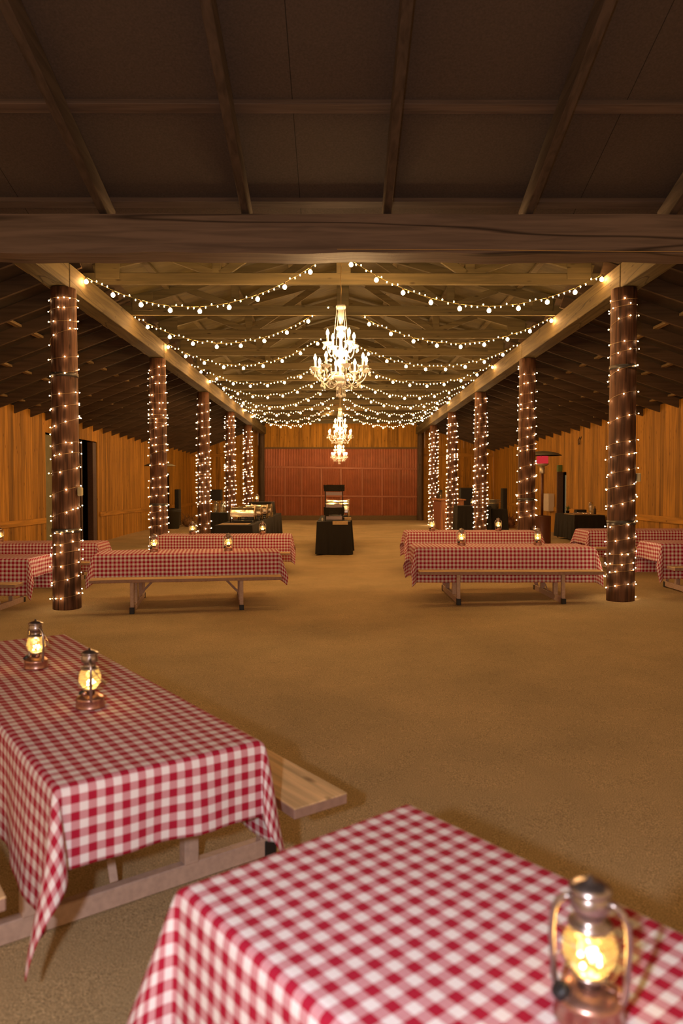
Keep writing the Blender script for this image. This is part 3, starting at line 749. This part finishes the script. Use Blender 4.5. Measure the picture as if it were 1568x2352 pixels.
for i, (x, y, rz, a, b, sd, kw) in enumerate(TB): tops.append(picnic(pt, psn, i == 0, x, y, rz, a, b, sd, **kw))

# ------------------------------------------------------------------ lanterns
def make_lantern():
    r = empty('hurricane_lantern', (0, 0, 0))
    MB().lathe([(.052, 0), (.057, .003), (.055, .008), (.053, .032), (.055, .036), (.050, .043), (.036, .052), (.028, .056)], 32).build('fuel_tank', M['bronze'], r, smooth=True)
    b = MB().lathe([(.020, .054), (.020, .066), (.026, .070), (.030, .076), (.024, .079)], 24).build('burner', M['gunmetal'], r, smooth=True)
    MB().lathe([(.022, .078), (.030, .085), (.040, .100), (.043, .115), (.041, .130), (.035, .145), (.030, .153)], 28).build('glass_globe', M['lglass'], r, smooth=True)
    MB().lathe([(.030, .152), (.035, .154), (.035, .159), (.024, .163), (.023, .178), (.030, .182), (.032, .186), (.030, .206), (.026, .210), (.034, .213), (.034, .217), (.020, .226), (.006, .229), (.004, .236)], 28).build('chimney', M['gunmetal'], r, smooth=True)
    for s in (-1, 1):
        pts = bez((s * .046, 0, .034), (s * .060, 0, .040), (s * .056, 0, .075), (s * .060, 0, .12), 8) + bez((s * .060, 0, .12), (s * .060, 0, .17), (s * .056, 0, .190), (s * .029, 0, .196), 8)[1:]
        MB().tube(pts, .0058, 10).build('side_tube', M['gunmetal'], r, smooth=True)
    MB().tube([(.063 * math.cos(a), +.055 * math.sin(a) + .004, .17 - .085 * math.sin(a)) for a in [PI * i / 18 for i in range(19)]], .0016, 6).build('handle', M['gunmetal'], r, smooth=True)
    R = Matrix.Rotation(math.radians(-35), 3, 'Y') @ Matrix.Rotation(math.radians(20), 3, 'X')
    c = MB().lathe([(.013, 0), (.015, .003), (.015, .014), (.012, .018)], 18, c=(-.036, -.022, .042), M=R).build('fuel_cap', M['blackcap'], r, smooth=True)
    MB().tube([(.02, -.012, .067), (.045, -.022, .067)], .0016, 6).lathe([(.008, 0), (.009, .002), (.008, .004)], 12, c=(.047, -.023, .067), M=Matrix.Rotation(PI / 2, 3, 'Y')).build('wick_knob', M['bronze'], r, smooth=True)
    mb = MB()
    for zz in (.098, .128): mb.tube([(.046 * math.cos(a), .046 * math.sin(a), zz + .012 * math.sin(2 * a)) for a in [2 * PI * i / 24 for i in range(24)]], .0011, 5, closed=True)
    mb.build('wire_guard', M['gunmetal'], r)
    rg = random.Random(3); led = MB().ball((0, 0, 0), .0042, 7, 5).mesh('led_bulb', True); led.materials.append(M['led'])
    for i in range(9):
        a = rg.uniform(0, 6.28); q = rg.uniform(.002, .018); inst('led_bulb', led, (q * math.cos(a), q * math.sin(a), .086 + rg.uniform(0, .026)), r)
    inst('led_bulb', led, (0, 0, .145), r)
    return r
ln = make_lantern(); lsn = snapshot(ln)
LN = [
 (.408, 1.183, 0, math.radians(-25), 'large-looking bronze hurricane lantern at the bottom right corner, nearest the camera'),
 (-.985, 2.905, 1, math.radians(-68), 'bronze hurricane lantern on the lower left table, the nearer of its two'),
 (-1.462, 3.55, 1, math.radians(-35), 'bronze hurricane lantern on the lower left table, the farther of its two'),
 (-2.42, 9.66, 2, .3, 'small lit lantern on the left half of the table beside the nearest left post'),
 (-1.47, 9.80, 2, -.2, 'small lit lantern on the right half of the table beside the nearest left post'),
 (1.64, 9.92, 3, .1, 'small lit lantern on the left half of the table beside the nearest right post'),
 (2.68, 9.98, 3, .5, 'small lit lantern on the right half of the table beside the nearest right post'),
 (-2.63, 13.25, 4, .2, 'small lit lantern at the left of the second-row table left of the aisle'),
 (-1.38, 13.30, 4, .0, 'small lit lantern at the right of the second-row table left of the aisle'),
 (1.66, 13.25, 5, .3, 'small lit lantern at the left of the second-row table right of the aisle'),
 (2.86, 13.30, 5, .1, 'small lit lantern at the right of the second-row table right of the aisle'),
 (-5.50, 12.0, 7, .1, 'small lit lantern cut by the left edge of the photo on the rear left table'),
]
def lantern(x, y, z, rz, lb, first=False):
    r = ln if first else copy_tree(ln, lsn, (x, y, z), rz); r.location = (x, y, z); r.rotation_euler = (0, 0, rz); return tag(r, lb, 'lantern', 'lit hurricane lanterns')
for i, (x, y, t, rz, lb) in enumerate(LN): lantern(x, y, tops[t], rz, lb, i == 0)

# ------------------------------------------------------------------ black draped tables
def draped(loc, sx, sy, h, lb, seed, gap=.03, legs=True, name='draped_table'):
    rg = random.Random(seed); ph = [rg.uniform(0, 6) for _ in range(6)]
    r = empty(name, loc); tag(r, lb, 'table')
    P_ = []; per = 2 * (sx + sy); n = int(per / .03)
    for i in range(n):
        d = per * i / n
        if d < sx: P_.append((-sx / 2 + d, -sy / 2, 0, -1, d))
        elif d < sx + sy: P_.append((sx / 2, -sy / 2 + d - sx, 1, 0, d))
        elif d < 2 * sx + sy: P_.append((sx / 2 - (d - sx - sy), sy / 2, 0, 1, d))
        else: P_.append((-sx / 2, sy / 2 - (d - 2 * sx - sy), -1, 0, d))
    vs = []; fs = []; rows = 7
    for j in range(rows + 1):
        t = j / rows
        for (x, y, nx, ny, d) in P_:
            rip = t * (.012 * math.sin(d * 17 + ph[0]) + .010 * math.sin(d * 31 + ph[1]) + .008 * math.sin(d * 53 + ph[2])) + .02 * t
            cr = min(1, min(abs(abs(x) - sx / 2) + abs(abs(y) - sy / 2), .1) / .1); ex = .03 * t * (1 - cr)
            vs.append((x + nx * rip + math.copysign(ex, x), y + ny * rip + math.copysign(ex, y), h - t * (h - gap) + .008 * t * math.sin(d * 5 + ph[3])))
    for j in range(rows):
        for i in range(n): fs.append((j * n + i, (j + 1) * n + i, (j + 1) * n + (i + 1) % n, j * n + (i + 1) % n))
    fs.append(tuple(range(n))); mb = MB(); mb.add(vs, fs); mb.build('cloth_cover', M['blackcloth'], r, smooth=False)
    if legs:
        for a in (-1, 1):
            for b in (-1, 1): MB().tube([(a * (sx / 2 - .06), b * (sy / 2 - .06), h - .02), (a * (sx / 2 - .06), b * (sy / 2 - .06), 0)], .015, 8).build('leg', M['steel'], r)
    return r
def chafer(loc, rz=0):
    r = empty('chafing_dish', loc, rz)
    mb = MB()
    for sx in (-.26, .26):
        pts = [(sx, -.17, .0), (sx, -.17, .17)] + [(sx, -.17 * math.cos(a), .17 + .17 * math.sin(a)) for a in [PI * i / 12 for i in range(1, 12)]] + [(sx, .17, .17), (sx, .17, 0)]
        mb.tube(pts, .013, 8)
    mb.build('stand_frame', M['chrome'], r, smooth=True)
    mb = MB(); m = 14; vs = []; fs = []
    for x in (-.25, .25):
        for i in range(m + 1):
            a = PI * i / m; vs.append((x, -.16 * math.cos(a), .175 + .155 * math.sin(a)))
    for i in range(m): fs.append((i, i + 1, m + 2 + i, m + 1 + i))
    fs.append(tuple(range(m + 1))[::-1]); fs.append(tuple(m + 1 + i for i in range(m + 1))); mb.add(vs, fs); mb.build('roll_top_lid', M['chrome'], r)
    MB().bevbox((0, 0, .145), (.52, .34, .06), .01).build('water_pan', M['chrome'], r)
    MB().bevbox((0, 0, .02), (.42, .26, .025), .006).build('base_shelf', M['blackcap'], r)
    MB().tube([(-.05, -.17, .27), (-.05, -.2, .28), (.05, -.2, .28), (.05, -.17, .27)], .007, 6).build('lid_handle', M['chrome'], r)
    return r
# middle buffet line
draped((-.125, 16.95, 0), .76, .8, .745, 'black draped table end in the middle of the aisle, facing the camera', 1, .02)
draped((-.10, 19.0, 0), .80, 3.1, .745, 'long black draped table running back behind the one facing the camera', 2)
ts = empty('tiered_stand', (-.12, 16.95, .747)); tag(ts, 'black tiered display stand with grey trays and ruffled black trim', 'stand')
for sx in (-.20, .20):
    for sy in (-.13, .13): MB().tube([(sx, sy, 0), (sx, sy, .80)], .009, 8).build('upright', M['blackcap'], ts)
for z in (.045, .315, .595):
    MB().bevbox((0, -.02, z), (.37, .26, .012)).box((0, -.145, z + .03), (.36, .008, .075)).build('tray', M['greypan'], ts)
def ruffle(z0, z1, seed):
    rg = random.Random(seed); n = 72; rows = 4; vs = []; fs = []
    for j in range(rows + 1):
        t = j / rows
        for i in range(n):
            a = 2 * PI * i / n; q = 1 + (.05 + .05 * t) * math.sin(18 * a + seed) + rg.uniform(-.03, .05)
            x = math.copysign(abs(math.cos(a)) ** .35, math.cos(a)) * .22 * q; y = math.copysign(abs(math.sin(a)) ** .35, math.sin(a)) * .15 * q
            vs.append((x, y - .01, z0 + (z1 - z0) * t + rg.uniform(-.006, .010)))
    for j in range(rows):
        for i in range(n): fs.append((j * n + i, j * n + (i + 1) % n, (j + 1) * n + (i + 1) % n, (j + 1) * n + i))
    fs.append(tuple(range(n))[::-1]); fs.append(tuple(rows * n + i for i in range(n)))
    mb = MB(); mb.add(vs, fs); return mb
ruffle(.14, .31, 1).build('ruffled_trim', M['blackfur'], ts); ruffle(.68, .82, 2).build('ruffled_trim', M['blackfur'], ts)
pb = empty('place_mat', (.02, 16.66, .7475)); tag(pb, 'tan paper sheet folded over the front edge of the black aisle table', 'paper')
MB().box((0, 0, .002), (.34, .24, .004)).build('sheet_top', M['paper'], pb); MB().box((0, -.135, -.03), (.34, .003, .075)).build('hanging_flap', M['paper'], pb)
pb.location.y = 16.68
o = MB().lathe([(.018, 0), (.02, .05), (.016, .055), (.016, .07), (.008, .078)], 12).build('salt_shaker', M['cup'], smooth=True); o.location = (-.385, 16.72, .747); tag(o, 'small white shaker on the left of the black aisle table', 'shaker')
for i, (y, lb) in enumerate(((17.9, 'nearest'), (18.7, 'middle'), (19.5, 'farthest'))):
    cf = chafer((-.06 + .02 * i, y, .747)); cf.scale = (1.05, 1.1, 1.35); tag(cf, '%s gleaming roll-top chafing dish behind the tiered stand' % lb, 'chafing dish', 'chafing dishes on the middle buffet')
MB().box((0, 0, 0), (.18, .30, .006))
o = MB().bevbox((0, 0, .03), (.16, .3, .06)).build('paper_box', M['paper']); o.location = (.20, 17.35, .747); tag(o, 'small tan box beside the tiered stand on the aisle buffet', 'box')
# left buffet
for i, (y, lb) in enumerate(((16.2, 'nearest'), (18.7, 'middle'), (21.2, 'farthest'))):
    draped((-2.14, y, 0), .76, 2.46, .745, '%s long black draped table of the left buffet row' % lb, 10 + i)
for i, (x, y) in enumerate(((-2.12, 16.35), (-2.08, 17.3), (-2.04, 18.25), (-2.02, 19.2))):
    tag(chafer((x, y, .747)), '%s roll-top chafing dish on the left buffet row' % ['nearest', 'second', 'third', 'farthest'][i], 'chafing dish', 'chafing dishes on the left buffet')
o = MB().box((0, 0, .003), (.60, .55, .005)).build('paper_runner', M['paper']); o.location = (-2.18, 15.45, .747); tag(o, 'wrinkled tan paper laid on the front end of the left buffet', 'paper')
o = MB().bevbox((0, 0, .04), (.16, .4, .08)).build('paper_box', M['paper']); o.location = (-1.92, 20.4, .747); tag(o, 'small tan box at the back right of the left buffet', 'box')
draped((-2.22, 21.3, .747), .62, 1.1, .36, 'black draped riser on the back of the left buffet, lantern on top', 20, 0.0, False, 'draped_riser')
lantern(-2.35, 21.1, 1.112, .2, 'tiny lit lantern on the black riser left of the red door')
draped((-3.85, 22.9, 0), .9, .75, .745, 'black draped drinks table behind the third left post', 21)
for x, y, lb in ((-3.78, 22.75, 'left'), (-3.60, 22.85, 'right')):
    r = empty('drink_dispenser', (x - .0, y, .747)); tag(r, 'tall clear glass drink dispenser behind the third left post, the %s one' % lb, 'dispenser')
    MB().lathe([(.07, 0), (.085, .01), (.085, .28), (.07, .31), (.06, .32)], 20).build('glass_jar', M['jar'], r, smooth=True)
    MB().lathe([(.065, .32), (.065, .345), (.02, .355)], 18).build('lid', M['chrome'], r, smooth=True)
    MB().tube([(0, -.085, .05), (0, -.125, .05)], .008, 8).tube([(0, -.12, .055), (0, -.12, .03)], .006, 8).build('tap', M['chrome'], r)
def pa(loc, wd, z0, z1, lb, pole=True):
    r = empty('loudspeaker', loc); tag(r, lb, 'speaker')
    b = MB().bevbox((0, 0, (z0 + z1) / 2), (wd, .36, z1 - z0), .02).build('cabinet', M['speaker'], r)
    MB().bevbox((0, -.185, (z0 + z1) / 2), (wd - .06, .012, z1 - z0 - .06), .004).build('grille', M['blackcap'], r)
    if pole:
        MB().tube([(0, 0, 0.45), (0, 0, z0)], .02, 8).build('stand_pole', M['steel'], r)
        for k in range(3):
            a = PI / 2 + k * 2 * PI / 3; MB().tube([(0, 0, .55), (.35 * math.cos(a), .35 * math.sin(a), .01)], .013, 6).build('leg', M['steel'], r)
pa((-5.2, 31.3, 0), .50, .98, 1.45, 'black loudspeaker on a stand beyond the third left post')
pa((5.12, 30.0, 0), .50, .80, 1.52, 'square black loudspeaker behind the third right post')
pa((-6.45, 29.6, 0), .18, .02, 1.46, 'slim black column speaker at the far left wall', False)
pa((6.45, 29.0, 0), .19, .02, 1.50, 'slim black column speaker at the far right wall', False)
b = empty('rubbish_bin', (-6.15, 27.4, 0)); tag(b, 'black rubbish bin right of the second left post', 'bin')
MB().lathe([(.20, 0), (.22, .02), (.27, .60), (.29, .62), (.29, .66), (.25, .66), (.2, .1)], 20).build('body', M['bin'], b, smooth=True)
MB().lathe([(.27, .64), (.30, .67), (.29, .72), (.1, .76), (.001, .77)], 20).build('bag_liner', M['bin'], b, smooth=True)
def brush_pile(loc, lb, seed, mt, R=.42, H=.62, name='dry_brush'):
    rg = random.Random(seed); mb = MB()
    for i in range(130):
        a = rg.uniform(0, 2 * PI); e = rg.uniform(.05, 1.3); q = rg.uniform(.5, 1)
        p0 = (rg.uniform(-.2, .2) * R, rg.uniform(-.2, .2) * R, rg.uniform(.02, .15)); p2 = (R * q * math.cos(a) * math.cos(e * .7), R * q * math.sin(a) * math.cos(e * .7), .04 + H * q * math.sin(e * .9))
        p1 = tuple((s + t) / 2 + rg.uniform(-.08, .08) for s, t in zip(p0, p2)); mb.tube([p0, (p1[0], p1[1], max(.02, p1[2])), p2], [.016, .010, .004], 4)
    mb.ball((0, 0, H * .28), R * .55, 9, 6, .8); o = mb.build(name, mt); o.location = loc; return tag(o, lb, 'brush')
brush_pile((-5.9, 28.9, 0), 'heap of dry brown brush near the far left wall', 4, M['brush'])
o = brush_pile((6.35, 27.6, 0), 'brown patterned bundle leaning by the far right wall', 9, M['sack'], .36, .80, 'hide_bundle')

# ------------------------------------------------------------------ right side bar area
bar = empty('wooden_bar', (3.56, 26.0, 0)); tag(bar, 'red-brown wooden bar counter between the two farthest right posts', 'bar')
MB().bevbox((.42, .95, .535), (.80, 1.9, 1.07), .01).build('cabinet', M['barwood'], bar)
MB().bevbox((-.0, .95, .535), (.03, 1.86, 1.0), .006).build('side_panel', M['barred'], bar)
MB().bevbox((.40, .93, 1.095), (.96, 2.06, .05), .01).build('counter_top', M['barwood'], bar)
cupme = MB(); cupme.lathe([(.026, 0), (.036, .09), (.038, .092)], 12)
for j in range(1, 5): cupme.lathe([(.0365, .07 + j * .022), (.038, .092 + j * .022)], 12)
cupme = cupme.mesh('cup_stack', True); cupme.materials.append(M['cup'])
for i, (x, y) in enumerate(((3.78, 26.15), (3.87, 26.12), (3.96, 26.2), (3.84, 26.3))):
    o = inst('cup_stack', cupme, (x, y, 1.122), scale=(1.1, 1.1, 1.5)); tag(o, 'stack of white paper cups on the wooden bar', 'cups', 'paper cup stacks on the wooden bar')
for i, (x, y, h) in enumerate(((3.62, 26.5, .20), (3.58, 26.9, .24), (3.68, 26.75, .22))):
    o = MB().lathe([(.03, 0), (.033, .01), (.033, h * .6), (.012, h * .78), (.012, h), (.014, h + .01)], 12).build('bottle', M['jar'] if i != 1 else M['bottle'], smooth=True)
    o.location = (x, y, 1.122); tag(o, 'small bottle at the left end of the wooden bar', 'bottle', 'bottles on the wooden bar')
o = MB().bevbox((0, 0, .16), (.11, .2, .32), .01).build('dark_box', M['speaker']); o.location = (3.72, 27.2, 1.122); tag(o, 'upright black box behind the bottles on the wooden bar', 'box')
draped((4.02, 22.4, 0), 1.0, .8, .97, 'tall black draped table behind the second-row table, right of the aisle', 31)
lantern(3.98, 22.1, .973, .1, 'tiny lit lantern on the tall black table before the third right post')
draped((4.80, 22.5, 0), .46, .8, .865, 'lower black draped table with a metal tub, left of the second right post', 32)
tb = empty('galvanised_tub', (4.72, 22.6, .868)); tag(tb, 'round galvanised metal tub on the low black table', 'tub')
MB().lathe([(.13, 0), (.14, .005), (.175, .27), (.185, .28), (.180, .29), (.165, .275), (.13, .02)], 24).build('body', M['galv'], tb, smooth=True)
for s in (-1, 1): MB().tube([(s * .168, -.04, .22), (s * .20, -.035, .23), (s * .20, .035, .23), (s * .168, .04, .22)], .006, 6).build('handle', M['galv'], tb)
MB().lathe([(.178, .16), (.185, .165), (.178, .17)], 24).build('hoop', M['galv'], tb, smooth=True)
# patio heaters
def heater(loc, lb, H=2.28):
    r = empty('patio_heater', loc); tag(r, lb, 'heater', 'mushroom patio heaters')
    MB().lathe([(.20, 0), (.21, .02), (.20, .03), (.20, H * .34), (.205, H * .345), (.19, H * .35), (.03, H * .355)], 28).build('tank_housing', M['heater'], r, smooth=True)
    MB().tube([(0, 0, H * .35), (0, 0, H * .80)], .032, 12).build('pole', M['heater'], r, smooth=True)
    MB().lathe([(.055, H * .775), (.06, H * .78), (.06, H * .835), (.035, H * .84)], 18).build('control_box', M['galv'], r, smooth=True)
    MB().lathe([(.04, H * .84), (.13, H * .862), (.15, H * .87), (.13, H * .875)], 24).build('burner_dish', M['galv'], r, smooth=True)
    MB().lathe([(.125, H * .875), (.13, H * .89), (.13, H * .94), (.125, H * .95)], 24).build('burner_screen', M['heatred'] if H > 0 else M['galv'], r, smooth=True)
    MB().lathe([(.43, H * .955), (.432, H * .957), (.34, H * .978), (.2, H * .993), (.06, H), (.001, H * 1.002), (.001, H * .99), (.2, H * .98), (.43, H * .955)], 36).build('reflector', M['reflect'], r, smooth=True)
    for k in range(3):
        a = k * 2.1; MB().tube([(.12 * math.cos(a), .12 * math.sin(a), H * .94), (.2 * math.cos(a), .2 * math.sin(a), H * .985)], .006, 6).build('bracket', M['galv'], r)
    return r
heater((4.66, 17.0, gz(4.66, 17)), 'patio heater with a glowing red screen right of the second right post')
heater((-4.98, 20.6, gz(-4.98, 20.6)), 'patio heater mostly hidden behind the second left post')
# fittings on the right wall
o = MB().bevbox((0, 0, 0), (.22, .70, .60), .02).build('wall_box', M['whitebox']); o.location = (XR - .16, 25.25, 1.02); tag(o, 'off-white utility box mounted on the right wall beside the dark doorway', 'box')
o = MB().bevbox((0, 0, .11), (.14, .16, .22), .01).build('green_box', M['green']); o.location = (XR - .12, 24.15, 2.035); tag(o, 'small green box sitting on top of the dark ajar door', 'box')
o = MB().tube([(0, -.08, .10), (-.05, -.08, 0), (-.05, -.06, -.10), (-.06, .0, -.14), (-.05, .06, -.10), (-.05, .08, 0), (0, .08, .10)], .014, 6).build('wall_hook', M['steel'], smooth=True); o.location = (XR - .04, 22.3, 2.95); tag(o, 'dark iron hook high on the right wall boards', 'hook')
draped((6.60, 20.35, gz(6.6, 20.3)), .80, 1.75, .70, 'black draped table against the right wall left of the nearest right post', 41, .05)
zt = gz(6.6, 20.3) + .703
o = MB().bevbox((0, 0, .006), (.62, .9, .012)).build('serving_board', M['paper']); o.location = (6.52, 19.98, zt); tag(o, 'tan board under the small items on the right wall table', 'board')
o = MB().bevbox((0, 0, .07), (.28, .22, .11), .01).build('condiment_caddy', M['blackcap']); o.location = (6.60, 20.25, zt + .012 - .014); tag(o, 'dark condiment box in the middle of the right wall table', 'box')
j = empty('glass_jar', (6.72, 19.75, zt + .013)); tag(j, 'clear glass jar with a metal lid on the right wall table', 'jar')
MB().lathe([(.055, 0), (.06, .01), (.06, .26), (.05, .28)], 16).build('jar', M['jar'], j, smooth=True); MB().lathe([(.056, .28), (.056, .32), (.02, .325)], 16).build('lid', M['chrome'], j, smooth=True)
o = MB().lathe([(.035, 0), (.037, .01), (.037, .13), (.014, .17), (.014, .21)], 12).build('bottle', M['bottle'], smooth=True); o.location = (6.86, 19.85, zt + .013); tag(o, 'dark bottle beside the glass jar on the right wall table', 'bottle')
cme = MB().lathe([(.028, 0), (.034, .05), (.03, .05), (.026, .006)], 12).mesh('metal_cup', True); cme.materials.append(M['chrome'])
for i in range(9):
    o = inst('metal_cup', cme, (6.28 + (i % 5) * .10, 19.62 + (i // 5) * .14 + .02 * (i % 2), zt + .013)); tag(o, 'shiny little metal cup on the right wall table', 'cup', 'metal cups on the right wall table')
pl = empty('potted_plant', (6.33, 20.5, zt)); tag(pl, 'small green plant at the left end of the right wall table', 'plant')
MB().lathe([(.04, 0), (.055, .09), (.058, .092)], 12).build('pot', M['blackcap'], pl, smooth=True)
rg = random.Random(8); mb = MB()
for i in range(26):
    a = rg.uniform(0, 6.28); q = rg.uniform(.03, .11); h = rg.uniform(.14, .26); mb.add([(0, 0, .085), (q * .6 * math.cos(a + .25), q * .6 * math.sin(a + .25), h * .8), (q * math.cos(a), q * math.sin(a), h), (q * .6 * math.cos(a - .25), q * .6 * math.sin(a - .25), h * .78)], [(0, 1, 2, 3)])
mb.build('leaves', M['green'], pl)
